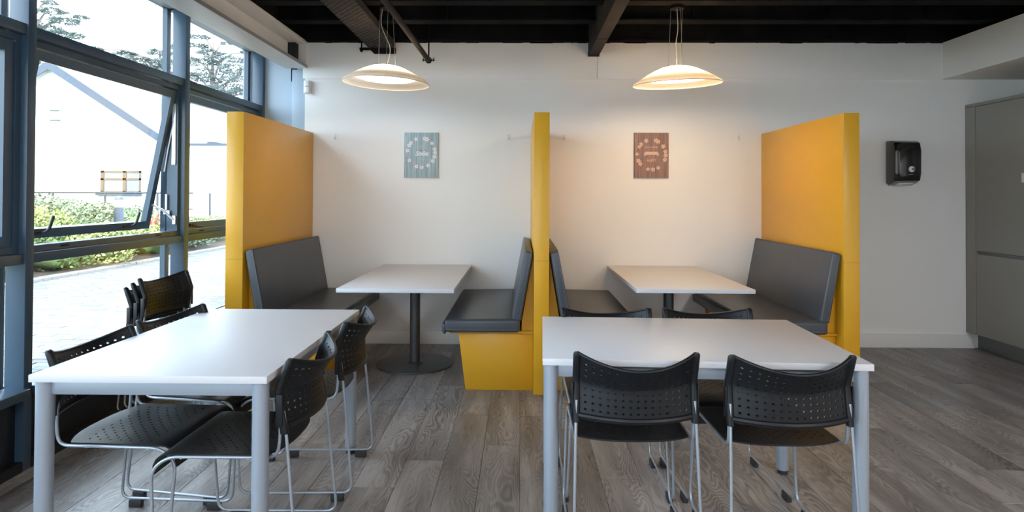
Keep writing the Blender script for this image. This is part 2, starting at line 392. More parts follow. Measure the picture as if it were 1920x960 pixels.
# --- right, rear walls, soffit
wr = bx('wall_right', RX, RX+.15, YB, .25, 0, 3.1, 'wall'); wr['kind'] = 'structure'
wq = bx('wall_rear', GX-.2, RX+.15, YB-.15, YB, 0, .7, 'wall'); wq['kind'] = 'structure'
bx('wall_head', GX-.2, RX+.15, YB-.15, YB, 2.45, 3.1, 'wall', wq)
for x0, x1 in ((GX-.2, -2.2), (-.62, RX+.15)): bx('wall_pier', x0, x1, YB-.15, YB, .7, 2.45, 'wall', wq)
for k, (x0, x1) in enumerate(((-2.2, -.62),)):  # rear window added out of view to let in more daylight
    wk = empty('window_%d' % (7+k), (0, 0, 0), kind='structure')
    bx('glass_pane', x0+.04, x1-.04, YB-.09, YB-.08, .74, 2.41, 'glass', wk)
    bm = bmesh.new()
    for a, b, c, d_ in ((x0, x0+.05, .7, 2.45), (x1-.05, x1, .7, 2.45), (x0+.05, x1-.05, .7, .75), (x0+.05, x1-.05, 2.40, 2.45)): box(bm, a, b, YB-.12, YB-.05, c, d_)
    link('window_frame', bm, 'frame', wk)
bx('added_canopy', GX-.6, RX+.6, YB-3.4, YB-.15, 2.9, 3.0, 'black', wq)  # unseen canopy added to keep the sun out of the rear window
sf = bx('trim_soffit', 3.777, RX, YB, .2, 2.40, 2.728, 'soffit', bev=.002); sf['kind'] = 'structure'
bx('corner_bead', 3.773, 3.777, -.016, -.010, 2.40, 2.728, 'wall', sf)
# --- ceiling: black deck, joists, steels
ce = bx('ceiling', GX-.6, RX+.15, YB-.15, .25, 3.05, 3.15, 'black'); ce['kind'] = 'structure'
def joist(y, x0=-2.0, x1=RX, zb=2.76):
    bm = bmesh.new()
    box(bm, x0, x1, y-.055, y+.055, zb, zb+.014); box(bm, x0, x1, y-.006, y+.006, zb+.014, 3.04); box(bm, x0, x1, y-.055, y+.055, 3.036, 3.05)
    return link('joist', bm, 'joist', ce)
yy = -.545
while yy > YB+.2:
    j = joist(yy)
    bm = bmesh.new()
    rj = random.Random(int(yy*100))
    for k in range(7):
        x = -1.6+k*.95+rj.random()*.3; box(bm, x, x+.008, yy-.05, yy-.006, 2.774, 3.036)
    link('stiffener', bm, 'joist', j)
    yy -= .50
bm = bmesh.new(); box(bm, -1.95, 3.79, -.075, -.012, 2.728, 2.742); box(bm, -1.95, 3.79, -.03, -.012, 2.742, 3.05)
wj = link('joist', bm, 'joist', ce)
bm = bmesh.new()
rr_ = random.Random(2)
for k in range(9):
    x = -1.5+k*.6+rr_.random()*.2; box(bm, x, x+.008, -.045, -.03, 2.742, 3.04)
for k in range(60):
    x = -1.9+rr_.random()*5.6; w = .02+rr_.random()*.16; box(bm, x, x+w, -.016, -.0125, 2.728-.002-rr_.random()*.006, 2.7285)
link('stiffener', bm, 'joist', wj)
# central box steel running towards the wall
sb = bx('steel_beam', .607, .703, -8.2, -.013, 2.606, 3.05, 'charcoal_steel', ce, bev=.004)
bx('end_plate', .604, .706, -.032, -.013, 2.600, 2.64, 'charcoal_steel', sb)
for y in (-.62, -1.9, -3.3): bx('splice', .6065, .7035, y-.002, y+.002, 2.604, 2.75, 'joist', sb)
# --- left head beam (pale steel channel)
hb = empty('steel_beam', (0, 0, 0), kind='structure')
bx('bottom_flange', -2.15, -1.946, -8.2, -.002, 2.492, 2.522, 'beam', hb, bev=.002)
bx('flange_edge', -1.9465, -1.9435, -8.2, -.01, 2.493, 2.519, 'flange', hb)
bx('web', -2.10, -2.08, -8.2, -.13, 2.522, 2.712, 'beam', hb)
bx('top_flange', -2.15, -1.943, -8.2, -.002, 2.705, 2.735, 'beam', hb, bev=.002)
bx('end_plate', -2.10, -1.960, -.03, -.013, 2.522, 2.705, 'beam', hb)
bx('end_hole_shade', -2.10, -2.02, -.11, -.03, 2.522, 2.705, 'dark', hb)  # near-black block standing in for the shade of the beam's end hole
wl = bx('wall_left', -2.62, -2.42, YB, .24, 2.70, 3.06, 'black'); wl['kind'] = 'structure'
bx('head_panel', -2.42, -2.16, YB, .14, 2.74, 2.78, 'beam', wl)
bx('head_board', -2.10, -2.0, YB, -.08, 2.736, 3.05, 'black', wl)

# --- glazing
MULL = [(-8.0, -7.95), (-6.66, -6.61), (-5.32, -5.27), (-3.97, -3.92), (-2.619, -2.567), (-1.222, -1.164), (.082, .138)]
for y0, y1 in MULL:
    mo = bx('mullion', -2.488, GX, y0, y1, 0, 2.735, 'frame', wl, bev=.003)
    bx('outer_cap', -2.565, -2.530, y0+.004, y1-.004, -.05, 2.75, 'frame', mo)
def frame_ring(bm, x0, x1, y0, y1, z0, z1, w):
    box(bm, x0, x1, y0, y0+w, z0, z1); box(bm, x0, x1, y1-w, y1, z0, z1)
    box(bm, x0, x1, y0+w, y1-w, z0, z0+w); box(bm, x0, x1, y0+w, y1-w, z1-w, z1)
def crank(parent, y, z, x, lift=True):
    bm = bmesh.new()
    if not lift:
        box(bm, x-.004, x+.012, y-.045, y+.045, z-.012, z+.012, .003); tube(bm, [(x+.012, y-.02, z), (x+.03, y+.02, z-.012), (x+.03, y+.09, z-.014)], .008, 8)
        return link('crank_handle', bm, 'rubber', parent, smooth=50)
    box(bm, x-.004, x+.012, y-.045, y+.045, z-.012, z+.012, .003)
    tube(bm, fillet([(x+.01, y+.02, z), (x+.03, y+.03, z+.012), (x+.035, y+.038, z+.03), (x+.035, y+.050, z+.10)], .01), .008, 8)
    return link('crank_handle', bm, 'rubber', parent, smooth=50)
for wi, (a, b, is_open) in enumerate(((-2.567, -1.222, True), (-1.164, .082, False), (-3.92, -2.619, False), (-5.27, -3.97, False), (-6.61, -5.32, False), (-7.95, -6.66, False))):
    w = empty('window_%d' % (wi+1), (0, 0, 0), kind='structure')
    bx('transom', -2.488, -2.398, a, b, 2.113, 2.166, 'frame', w, bev=.003)
    bx('transom', -2.488, -2.398, a, b, .999, 1.048, 'frame', w, bev=.003)
    bx('sill', -2.488, -2.355, a, b, .355, .400, 'frame', w, bev=.003)
    bx('spandrel_panel', -2.47, -2.43, a, b, .05, .355, 'spandrel', w)
    bx('bottom_rail', -2.488, GX, a, b, 0, .05, 'spandrel', w)
    bx('head_frame', -2.52, -2.43, a, b, 2.668, 2.735, 'reveal', w)
    bm = bmesh.new(); frame_ring(bm, -2.50, -2.425, a, b, 1.052, 2.108, .03); link('fixed_frame', bm, 'frame', w)
    bx('glass_pane', -2.514, -2.508, a-.02, b+.02, 2.14, 2.69, 'glass', w)
    bx('glass_pane', -2.514, -2.508, a-.02, b+.02, .38, 1.02, 'glass', w)
    for z, e_ in ((2.695, 0), (2.14, 0), (1.02, 0), (.37, 0)):
        bx('outer_cap', -2.565, -2.530, a, b, z-.022, z+.022, 'frame', w)
    bm = bmesh.new()
    for yq in (a+.22, b-.28): box(bm, -2.4255, -2.4235, yq, yq+.06, 1.061, 1.072)
    link('drain_slot', bm, 'dark', w)
    # sash, hinged at the head
    sa = empty('sash', (-2.455, 0, 2.075)); sa.parent = w
    z0, z1 = -.99, -.003
    bm = bmesh.new(); y0, y1 = a+.034, b-.034
    frame_ring(bm, -.016, .022, y0, y1, z0, z1, .052)
    fr_ = link('sash_frame', bm, 'frame', sa)
    bx('glass_pane', -.010, -.004, y0+.03, y1-.03, z0+.03, z1-.03, 'glass', sa)
    bm = bmesh.new(); box(bm, -.030, -.017, y1-.014, y1-.004, z0, z1); box(bm, -.030, -.017, y0+.004, y0+.014, z0, z1); link('weather_seal', bm, 'stay', sa)
    for yq in ((y0+.265, y1-.25) if is_open else (y0+.10, y1-.25)): 
        h_ = crank(sa, yq, z0+.028, .020, is_open)
    if is_open:
        sa.rotation_euler = (0, R(10.9), 0)
        # friction stays at the far jamb
        for yq in (b-.036, a+.036):
            bm = bmesh.new()
            box(bm, -2.462, -2.438, yq-.004, yq+.004, 1.55, 1.98)
            link('friction_stay', bm, 'stay', w)
            bm = bmesh.new(); tube(bm, [(-2.45, yq-.002, 1.86), (-2.49, yq-.003, 1.66), (-2.515, yq-.003, 1.50)], .006, 6); link('stay_arm', bm, 'stay', w)
            bm = bmesh.new(); tube(bm, [(-2.44, yq-.006, 1.16), (-2.52, yq-.02, 1.235), (-2.60, yq-.02, 1.27)], .008, 6); box(bm, -2.45, -2.43, yq-.01, yq, 1.13, 1.19); link('restrictor_arm', bm, 'stay', w)
            bm = bmesh.new(); box(bm, -2.50, -2.49, yq-.012, yq-.002, 1.23, 1.34); box(bm, -2.51, -2.47, yq-.014, yq-.004, 1.20, 1.225); link('latch_plate', bm, 'stay', w)
index_kids()

# ============================================================ FURNITURE
# --- yellow partitions
def partition(x0, x1, label):
    o = empty('booth_partition', ((x0+x1)/2, 0, 0), label=label, cat='partition', group='yellow booth partitions')
    w = (x1-x0)/2
    bx('panel', -w, w, -1.405, -.002, 0, 1.906, 'yellow', o, bev=.0025)
    bx('edge_joint', -w+.001, w-.001, -1.4056, -1.404, .900, .9015, 'timber', o)
    return o
partition(-2.005, -1.886, 'tall yellow partition nearest the windows, at the left end of the booths')
partition(.092, .196, 'slim yellow partition standing between the two booths, seen edge on')
partition(2.166, 2.274, 'tall yellow partition at the right end of the booths, beside the black dispenser wall')

def bench(face, d, label):
    o = empty('booth_bench', (face, 0, 0), label=label, cat='bench', group='slate cushioned booth benches')
    X = lambda a: d*a
    Y0, Y1 = -1.305, -.020
    bm = bmesh.new(); prism(bm, [(X(.002), 0), (X(.466), 0), (X(.517), .392), (X(.002), .392)], 'y', Y0, Y1, .002); link('base', bm, 'yellow', o, 40)
    bm = bmesh.new(); prism(bm, [(X(.002), .392), (X(.575), .392), (X(.575), .409), (X(.002), .409)], 'y', Y0-.02, Y1, .001); link('seat_board', bm, 'yellow', o)
    bm = bmesh.new(); prism(bm, [(X(.002), .409), (X(.080), .409), (X(.080), .47), (X(.004), .93), (X(.002), .93)], 'y', Y0, Y1, .001); link('back_wedge', bm, 'yellow', o)
    # seat cushion
    bm = bmesh.new(); prism(bm, [(X(.092), .411), (X(.606), .411), (X(.606), .499), (X(.092), .503)], 'y', -1.39, -.025, .022, 4)
    for v in bm.verts:
        if .11 < abs(v.co.x) < .56 and v.co.z > .48: v.co.z += .004
    sc_ = link('seat_cushion', bm, 'vinyl', o, 60)
    bm = bmesh.new(); yq = -1.388
    tube(bm, [(X(.112), yq, .482), (X(.59), yq, .480)], .0028, 6); tube(bm, [(X(.59), yq, .430), (X(.112), yq, .430)], .0028, 6)
    link('piping', bm, 'piping', sc_, 60)
    bm = bmesh.new(); prism(bm, [(X(.60), .395), (X(.622), .412), (X(.622), .47), (X(.598), .47)], 'y', -1.385, -.03, .006, 2); link('front_roll', bm, 'vinyl', sc_, 60)
    # back cushion, leaning
    top_b, top_f = (.004, .955), (.062, .971); bot_b, bot_f = (.086, .487), (.151, .497)
    bm = bmesh.new(); prism(bm, [(X(bot_b[0]), bot_b[1]), (X(bot_f[0]), bot_f[1]), (X(top_f[0]), top_f[1]), (X(top_b[0]), top_b[1])], 'y', -1.392, -.012, .014, 4)
    bc = link('back_cushion', bm, 'vinyl', o, 60)
    bm = bmesh.new()
    tube(bm, [(X(.139), -1.390, .512), (X(.059), -1.390, .955)], .0028, 6); tube(bm, [(X(.098), -1.390, .506), (X(.020), -1.390, .945)], .0028, 6)
    tube(bm, [(X(.059), -1.375, .969), (X(.059), -.03, .969)], .0028, 6)
    link('piping', bm, 'piping', bc, 60)
    return o
bench(-1.886, 1, 'slate cushioned bench on the yellow partition nearest the windows')
bench(.092, -1, 'slate cushioned bench on the left side of the middle yellow partition')
bench(.196, 1, 'slate cushioned bench on the right side of the middle yellow partition, mostly hidden')
bench(2.166, -1, 'slate cushioned bench against the rightmost yellow partition')

def pedestal_table(x, y, w, l, z, label):
    o = empty('pedestal_table', (x, y, 0), label=label, cat='table', group='white pedestal booth tables')
    bx('tabletop', -w/2, w/2, -l/2, l/2, z-.027, z, 'tablewhite', o, bev=.0015)
    bm = bmesh.new(); cyl(bm, (0, .07, .018), (0, .07, z-.03), .040, n=32); link('column', bm, 'pedestal', o, 40)
    bm = bmesh.new(); lathe(bm, [(0, 0), (.302, 0), (.305, .004), (.304, .010), (.29, .013), (0, .016)], 64, 0, .07); link('base', bm, 'pedestal', o, 40)
    bm = bmesh.new(); lathe(bm, [(.04, .016), (.060, .016), (.060, .020), (.041, .024)], 32, 0, .07); link('collar', bm, 'pedestal', o, 40)
    bx('mounting_plate', -.2, .2, -.13, .27, z-.034, z-.027, 'pedestal', o)
    return o
pedestal_table(-.835, -.737, .79, 1.455, .7153, 'white rectangular pedestal table in the left booth')
pedestal_table(1.1835, -.704, .797, 1.392, .7153, 'white rectangular pedestal table in the right booth')

def white_table(x, y, w, l, rz, label):
    o = empty('dining_table', (x, y, 0), rz, label=label, cat='table', group='white four-legged tables')
    bx('tabletop', -w/2, w/2, -l/2, l/2, .710, .735, 'tablewhite', o, bev=.0015)
    bm = bmesh.new(); i = .032; t = .012
    for s in (-1, 1):
        ya = s*(l/2-i-.006); box(bm, -w/2+.055, w/2-.055, ya-t, ya+t, .662, .7095, .002)
        xa = s*(w/2-i-.006); box(bm, xa-t, xa+t, -l/2+.055, l/2-.055, .662, .7095, .002)
    link('apron_frame', bm, 'silver', o, 40)
    for sx in (-1, 1):
        for sy in (-1, 1):
            lx, ly = sx*(w/2-.033), sy*(l/2-.033)
            bm = bmesh.new(); cyl(bm, (lx, ly, .02), (lx, ly, .7095), .0275, n=28); lg = link('leg', bm, 'silver', o, 40)
            bm = bmesh.new(); cyl(bm, (lx, ly, 0), (lx, ly, .02), .024, n=20); link('foot', bm, 'rubber', lg, 40)
    return o
white_table(-1.2443, -2.918, .8, 1.2, .0055, 'white four-legged table beside the windows, its end towards the camera')
white_table(.6987, -2.8819, 1.2, .8, -.0354, 'white four-legged table in front of the right booth, long side towards the camera')

# --- perforated stacking chair (local: sitter faces +y)
def make_chair():
    o = empty('stacking_chair', (0, 0, 0))
    # seat
    HW = .208
    def seat(u, v):      # u -1..1, v 0..1 (rear..front)
        yr = -.222 + .050*abs(u)**2.8
        if v <= .8:
            t = v/.8; y = yr + (.165-yr)*t; z = .447 - .010*(1-u*u)*(1-abs(2*t-1)**2)
        else:
            a = (v-.8)/.2; ang = a*R(88); rr = .052
            y = .165 + rr*math.sin(ang) + .004*a; z = .447 - rr*(1-math.cos(ang)) - (max(0, a-.75))*.09
        wv = HW*(1.0 if v < .9 else 1.0)
        return Vector((u*wv, y, z))
    us = [-1, -.93, -.86] + [-.86+1.72*k/15 for k in range(1, 15)] + [.86, .93, 1]
    vs = [0, .06, .12] + [.12+.56*k/13 for k in range(1, 13)] + [.68, .74, .80, .84, .88, .92, .96, 1.0]
    bm = bmesh.new()
    sheet(bm, seat, us, vs, lambda i, j: 2 <= i < len(us)-3 and 2 <= j < 15 and (i+j) % 2 == 0, .006, (.26, .17))
    link('seat', bm, 'chairblack', o, 35)
    # backrest
    ZB, ZT = .535, .775
    def prof(z):         # y of the side line against height: kinked at mid height
        if z < .665: return -.232 + (z-ZB)/(.665-ZB)*.022
        return -.210 - (z-.665)/(ZT-.665)*.040
    def back(u, v):
        z = ZB + (ZT-ZB)*v
        bow = .055 + .030*v
        z2 = z - (1-u*u)*(.045*v**2) - (1-u*u)*.004*(1-v)
        return Vector((u*.212, prof(z) - bow*(1-u*u), z2))
    us = [-1, -.92] + [-.92+1.84*k/15 for k in range(1, 15)] + [.92, 1]
    vs = [0, .10] + [.10+.82*k/8 for k in range(1, 8)] + [.92, .97, 1]
    def hb_(i, j):
        return 1 <= i < len(us)-2 and 1 <= j < 9
    bm = bmesh.new(); sheet(bm, back, us, vs, hb_, .005, (.20, .18))
    # thick bottom band, top bead
    band = [back(-1+2*k/24, .03) for k in range(25)]; tube(bm, [p + Vector((0, 0, .004)) for p in band], .011, 8)
    band = [back(-1+2*k/24, 1.0) for k in range(25)]; tube(bm, band, .0065, 8)
    bk = link('backrest', bm, 'chairblack', o, 40)
    for s in (-1, 1):
        bm = bmesh.new()
        pts = [Vector((s*.214, prof(z)-.002, z)) for z in (ZB-.012, .58, .62, .655, .668, .70, .74, ZT-.004, ZT+.004)]
        rings = []
        for q, p in enumerate(pts):
            hw = .013 if q else .011; hd = .013
            if q == len(pts)-1: hw, hd = .009, .008
            rings.append([bm.verts.new(p+Vector((a*hw, b_*hd, 0))) for a, b_ in ((-1, -.5), (-.5, -1), (.5, -1), (1, -.5), (1, .5), (.5, 1), (-.5, 1), (-1, .5))])
        for a, b_ in zip(rings, rings[1:]):
            for k in range(8): bm.faces.new((a[k], a[(k+1) % 8], b_[(k+1) % 8], b_[k]))
        bm.faces.new(rings[0][::-1]); bm.faces.new(rings[-1])
        box(bm, s*.228-.003, s*.228+.003, prof(.6)-.012, prof(.6)+.012, .55, .66, .002)
        link('side_sleeve', bm, 'chairblack', o, 50)
        # one continuous rod: back, rear leg, floor rail, front leg, seat rail, up into the back
        path = fillet([(s*.214, -.232, .60), (s*.217, -.245, .50), (s*.228, -.290, .036), (s*.228, .200, .036), (s*.214, .222, .395), (s*.214, .165, .441), (s*.214, -.212, .441), (s*.214, -.222, .52), (s*.214, -.214, .62)],
                      [.1, .045, .045, .05, .05, .038, .05], 6)
        bm = bmesh.new(); tube(bm, path, .0058, 8); fr = link('sled_frame', bm, 'chrome', o, 60)
        for y in (-.225, .120):
            bm = bmesh.new(); box(bm, s*.228-.011, s*.228+.011, y-.028, y+.028, 0, .032, .003); link('foot_pad', bm, 'rubber', fr, 40)
    for y in (-.11, .12):
        bm = bmesh.new(); tube(bm, [(-.214, y, .4385), (-.19, y, .430), (.19, y, .430), (.214, y, .4385)], .005, 8); link('crossbar', bm, 'chrome', o, 60)
    return o
chair0 = make_chair(); index_kids()
used = []
def place_chair(x, y, ang, label, group, z=0, tilt=0):
    o = chair0 if not used else copy_thing(chair0)
    used.append(1)
    o.location = (x, y, z); o.rotation_euler = (0, 0, R(ang))
    tag(o, label, 'chair', group)
    return o
BK = .250      # distance origin -> backrest top corner
gR = 'chairs around the right white table'; gL = 'chairs around the left white table'
def by_back(bx_, by_, ang, label, group, z=0):
    d = Vector((-math.sin(R(ang)), math.cos(R(ang)))) * BK
    return place_chair(bx_+d.x, by_+d.y, ang, label, group, z)
by_back(.4205, -3.327, 0, 'black perforated chair with its back to the camera, left one before the right table', gR)
by_back(.9675, -3.350, 1, 'black perforated chair with its back to the camera, right one before the right table', gR)
by_back(.433, -2.452, 180, 'black perforated chair behind the right table, left one, facing the camera', gR)
by_back(.942, -2.440, 182, 'black perforated chair behind the right table, right one, below the booth tabletop', gR)
by_back(-1.677, -3.155, -92.5, 'black perforated chair on the window side of the left table, nearest the camera', gL)
by_back(-1.662, -2.627, -99, 'black perforated chair on the window side of the left table, in front of the stack', gL)
by_back(-.791, -3.240, 90.5, 'black perforated chair on the aisle side of the left table, nearest the camera', gL)
by_back(-.780, -2.628, 92, 'black perforated chair on the aisle side of the left table, nearer the booth', gL)
# the stack of three by the window
gS = 'chairs stacked by the window'
sa_ = R(-96)
for k, lab in enumerate(('lowest black chair of the stack of three by the window', 'middle black chair of the stack of three by the window', 'topmost black chair of the stack of three by the window')):
    fwd = Vector((-math.sin(sa_), math.cos(sa_)))
    p = Vector((-2.258, -1.685)) + fwd*(BK + .045*(k-2))
    place_chair(p.x, p.y, math.degrees(sa_), lab, gS, z=.028*k)

# --- tall cabinet on the right
cb = empty('tall_cabinet', (4.3, -.65, 0), label='tall grey handleless cabinet unit against the right wall', cat='cabinet')
def cbx(name, x0, x1, y0, y1, z0, z1, m_, par=None, bev=.0015):
    return bx(name, x0-4.3, x1-4.3, y0+.65, y1+.65, z0, z1, m_, par or cb, bev)
cbx('carcass', 4.005, 4.64, -1.33, -.003, .16, 2.135, 'cabinet')
cbx('filler_strip', 3.980, 4.005, -.124, -.003, .145, 2.138, 'cabinet')
cbx('top_panel', 3.980, 4.64, -1.33, -.003, 2.140, 2.168, 'cabinet')
cbx('plinth', 4.085, 4.62, -1.33, -.003, 0, .155, 'plinth')
cbx('handle_channel', 3.996, 4.005, -1.33, -.127, .842, .872, 'plinth', bev=0)
for y0, y1 in ((-.727, -.127), (-1.33, -.730)):
    d = cbx('door', 3.980, 4.003, y0+.0015, y1-.0015, .878, 2.136, 'cabinet')
    cbx('door', 3.980, 4.003, y0+.0015, y1-.0015, .148, .848, 'cabinet')
    if y1 > -.2:
        st = cbx('sticker', 3.9785, 3.9805, -.70, -.621, 1.462, 1.537, 'paper', d, bev=0)
        st['label'] = 'small white printed sticker'

# --- dispenser
dp = empty('towel_dispenser', (3.39, 0, 1.65), label='glossy black paper dispenser on the white wall right of the booths', cat='dispenser')
bm = bmesh.new(); prism(bm, [(0, -.195), (-.125, -.165), (-.143, -.10), (-.145, .10), (-.128, .17), (-.09, .190), (0, .197)], 'x', -.115, .115, .012, 3)
link('cover', bm, 'gloss', dp, 50)
bm = bmesh.new(); prism(bm, [(-.086, -.125), (.086, -.125), (.086, .10), (.060, .135), (-.075, .120), (-.086, .09)], 'y', -.150, -.140, .004, 2); link('front_plate', bm, 'gloss', dp, 50)
bm = bmesh.new(); cyl(bm, (.022, -.147, -.063), (.022, -.1535, -.063), .026, n=28); lw = link('level_window', bm, 'paper', dp, 40)
bm = bmesh.new(); cyl(bm, (.034, -.150, -.063), (.034, -.1542, -.063), .013, n=20); link('roll_core', bm, 'smoke', lw, 40)
bm = bmesh.new(); prism(bm, [(-.004, -.192), (-.120, -.162), (-.110, -.180), (-.02, -.204)], 'x', -.10, .10, .003); link('tray', bm, 'smoke', dp, 40)
bm = bmesh.new(); prism(bm, [(-.045, -.192), (-.105, -.176), (-.100, -.190), (-.05, -.208)], 'x', -.06, .065, .003); link('paper_sheet', bm, 'paper', dp, 40)
bx('label_plate', -.005, .035, -.1515, -.149, -.112, -.107, 'smoke', dp)

# --- socket, sensor, hooks
sk = empty('wall_socket', (-.585, 0, .520), label='white twin wall socket just above the bench by the left booth table', cat='socket')
bx('plate', -.073, .073, -.010, 0, -.043, .043, 'white_plastic', sk, bev=.003)
bm = bmesh.new()
for sx in (-.036, .036): box(bm, sx-.003, sx+.003, -.0108, -.009, .004, .014); box(bm, sx-.014, sx-.008, -.0108, -.009, -.016, -.012); box(bm, sx+.008, sx+.014, -.0108, -.009, -.016, -.012)
link('pin_hole', bm, 'dark', sk)
bm = bmesh.new()
for sx in (-.012, .012): box(bm, sx-.006, sx+.006, -.0135, -.009, .018, .032, .001)
link('switch', bm, 'white_plastic', sk)
ps = empty('motion_sensor', (-1.935, 0, 2.32), label='small white motion sensor in the top left corner of the white wall', cat='sensor')
bm = bmesh.new(); prism(bm, [(-.034, 0), (.034, 0), (.036, -.03), (.018, -.052), (-.018, -.052), (-.036, -.03)], 'z', -.060, .056, .010, 3); link('housing', bm, 'white_plastic', ps, 50)
bx('lens_slot', -.018, .02, -.0545, -.050, -.002, .003, 'smoke', ps)
for i, (x, lab) in enumerate(((-1.69, 'small clear wall hook near the yellow partition by the windows'), (-.112, 'small clear wall hook just left of the middle yellow partition'), (.394, 'small clear wall hook just right of the middle yellow partition'), (1.964, 'small clear wall hook near the rightmost yellow partition'))):
    if i == 0:
        hk = empty('wall_hook', (x, 0, 1.87))
        bx('back_plate', -.008, .008, -.004, 0, -.022, .022, 'clear_hook', hk, bev=.002)
        bm = bmesh.new(); tube(bm, fillet([(0, -.003, -.002), (0, -.006, -.016), (0, -.020, -.018), (0, -.022, -.002)], .006), .003, 8); link('hook', bm, 'clear_hook', hk, 60)
        index_kids(); hk0 = hk
    else:
        hk = copy_thing(hk0); hk.location = (x, 0, 1.87)
    tag(hk, lab, 'hook', 'clear hooks on the back wall')

# --- two canvas prints
def text(body, size, x, z, m_, parent, y=-.0195, shear=0, sx=1, bold=0, name='lettering'):
    c = bpy.data.curves.new(name, 'FONT'); c.body = body; c.size = size; c.align_x = 'CENTER'; c.align_y = 'CENTER'; c.shear = shear; c.offset = bold; c.extrude = .0002
    t = bpy.data.objects.new(name, c); COL.objects.link(t); dg = bpy.context.evaluated_depsgraph_get()
    me = bpy.data.meshes.new_from_object(t.evaluated_get(dg)); bpy.data.objects.remove(t); me.name = name
    me.materials.clear(); me.materials.append(M[m_])
    o = bpy.data.objects.new(name, me); COL.objects.link(o); o.parent = parent; o.location = (x, y, z); o.rotation_euler = (R(90), 0, 0); o.scale = (sx, 1, 1)
    return o
def blob(bm, cx, cz, rx, rz_, rot, y, n=8):
    vs = []
    for k in range(n):
        a = 2*math.pi*k/n; px, pz = rx*math.cos(a), rz_*math.sin(a)
        vs.append(bm.verts.new((cx+px*math.cos(rot)-pz*math.sin(rot), y, cz+px*math.sin(rot)+pz*math.cos(rot))))
    bm.faces.new(vs)
def wreath(parent, R_, col_a, col_b, angs, rnd, cx=0, cz=0, stem=True):
    bm = bmesh.new(); bd = bmesh.new()
    for a in angs:
        a = R(a); x, z = cx+R_*math.cos(a), cz+R_*1.05*math.sin(a); r0 = .0165+rnd.random()*.005; t0 = rnd.random()*6
        for k in range(5):
            t = t0+k*2*math.pi/5; blob(bm, x+math.cos(t)*r0*.55, z+math.sin(t)*r0*.55, r0*.5, r0*.34, t, -.0192-.0001*k)
        blob(bd, x, z, r0*.28, r0*.28, 0, -.0198)
        blob(bd, x+rnd.uniform(-.012, .012), z+rnd.uniform(-.012, .012), r0*.6, r0*.22, rnd.random()*6, -.0188)
    if stem:
        for k in range(70):
            a = 2*math.pi*k/70; q = R_+rnd.uniform(-.008, .008); blob(bd, cx+q*math.cos(a), cz+q*1.05*math.sin(a), .009, .0022, a+1.57+rnd.uniform(-.7, .7), -.0187)
    link('flower_wreath', bm, col_a, parent, kind='stuff'); link('flower_stem', bd, col_b, parent, kind='stuff')
pa = empty('canvas_print', (-.8995, 0, 1.7055), label='pale blue wood-plank canvas print with flower wreath and the word Smiles', cat='picture', group='canvas prints on the back wall')
bx('canvas', -.1545, .1545, -.0185, -.001, -.203, .203, 'art_blue', pa, bev=.002)
wreath(pa, .126, 'ink_white', 'ink_pink', [112, 138, 150, 66, 76, 40, 14, 0, -16, -34, -60, -88, -110, -148, 172], random.Random(4), 0, .02)
text('Smiles', .060, .006, .012, 'ink_white', pa, shear=.35, bold=.0016, sx=.78)
bx('underline', -.045, .030, -.0193, -.0185, .0385, .0400, 'ink_dark', pa)
bm = bmesh.new()
rq = random.Random(9)
for k in range(26): blob(bm, rq.uniform(-.05, .05), .078+rq.uniform(-.012, .012), .006, .0028, rq.random()*3, -.0193)
for k in range(18): blob(bm, rq.uniform(-.03, .035), -.034+rq.uniform(-.008, .008), .006, .0028, rq.random()*3, -.0193)
link('faint_script', bm, 'ink_faint', pa)
pb = empty('canvas_print', (1.177, 0, 1.7095), label='brown wood-plank canvas print with blossom ring reading DO MORE YOU HAPPY', cat='picture', group='canvas prints on the back wall')
bx('canvas', -.1545, .1545, -.0185, -.001, -.203, .203, 'art_brown', pb, bev=.002)
wreath(pb, .128, 'ink_peach', 'ink_rose', [112, 136, 148, 72, 62, 34, 12, -3, -20, -62, -84, -104, -142, -156, 178], random.Random(6), 0, .005, False)
text('DO MORE', .024, 0, .070, 'ink_peach', pb, sx=1.05)
text('OF WHAT', .013, .004, .047, 'ink_rose', pb)
bm = bmesh.new(); box(bm, -.054, .054, -.0205, -.0185, .004, .032); prism(bm, [(-.070, -.003), (-.05, -.003), (-.05, .022), (-.070, .022), (-.062, .009)], 'y', -.0195, -.0186); prism(bm, [(.070, -.003), (.05, -.003), (.05, .022), (.070, .022), (.062, .009)], 'y', -.0195, -.0186)
link('ribbon', bm, 'ink_peach', pb)
text('YOU', .024, 0, -.014, 'ink_rose', pb, sx=1.15)
text('HAPPY', .040, 0, -.047, 'ink_peach', pb, sx=.68)

# --- perforated cable tray with wall bracket
ct = empty('cable_tray', (-1.245, 0, 2.66), label='dark perforated metal cable tray under the ceiling left of the first lamp', cat='cable tray')
TW = .117
us = [-1+2*k/9 for k in range(10)]; nv_ = 122
bm = bmesh.new()
sheet(bm, lambda u, v: Vector((u*TW, -.09-v*3.9, 0)), us, [k/nv_ for k in range(nv_+1)], lambda i, j: (i+j) % 2 == 0 and j < 75, .003, (.33, .30))
for s in (-1, 1): box(bm, s*TW-.0015, s*TW+.0015, -3.99, -.09, -.0015, .055)
link('tray', bm, 'charcoal_steel', ct)
bm = bmesh.new(); prism(bm, [(-.205, .005), (.118, .005), (.118, -.048), (-.075, -.048), (-.11, -.016), (-.205, -.016)], 'y', -.085, -.060); link('bracket', bm, 'joist', ct)
bm = bmesh.new(); cyl(bm, (-.19, -.072, -.035), (-.19, -.072, .385), .006, n=8); cyl(bm, (.108, -.072, -.035), (.108, -.072, .385), .006, n=8); box(bm, -.20, -.18, -.082, -.062, -.028, -.016); link('threaded_rod', bm, 'joist', ct)

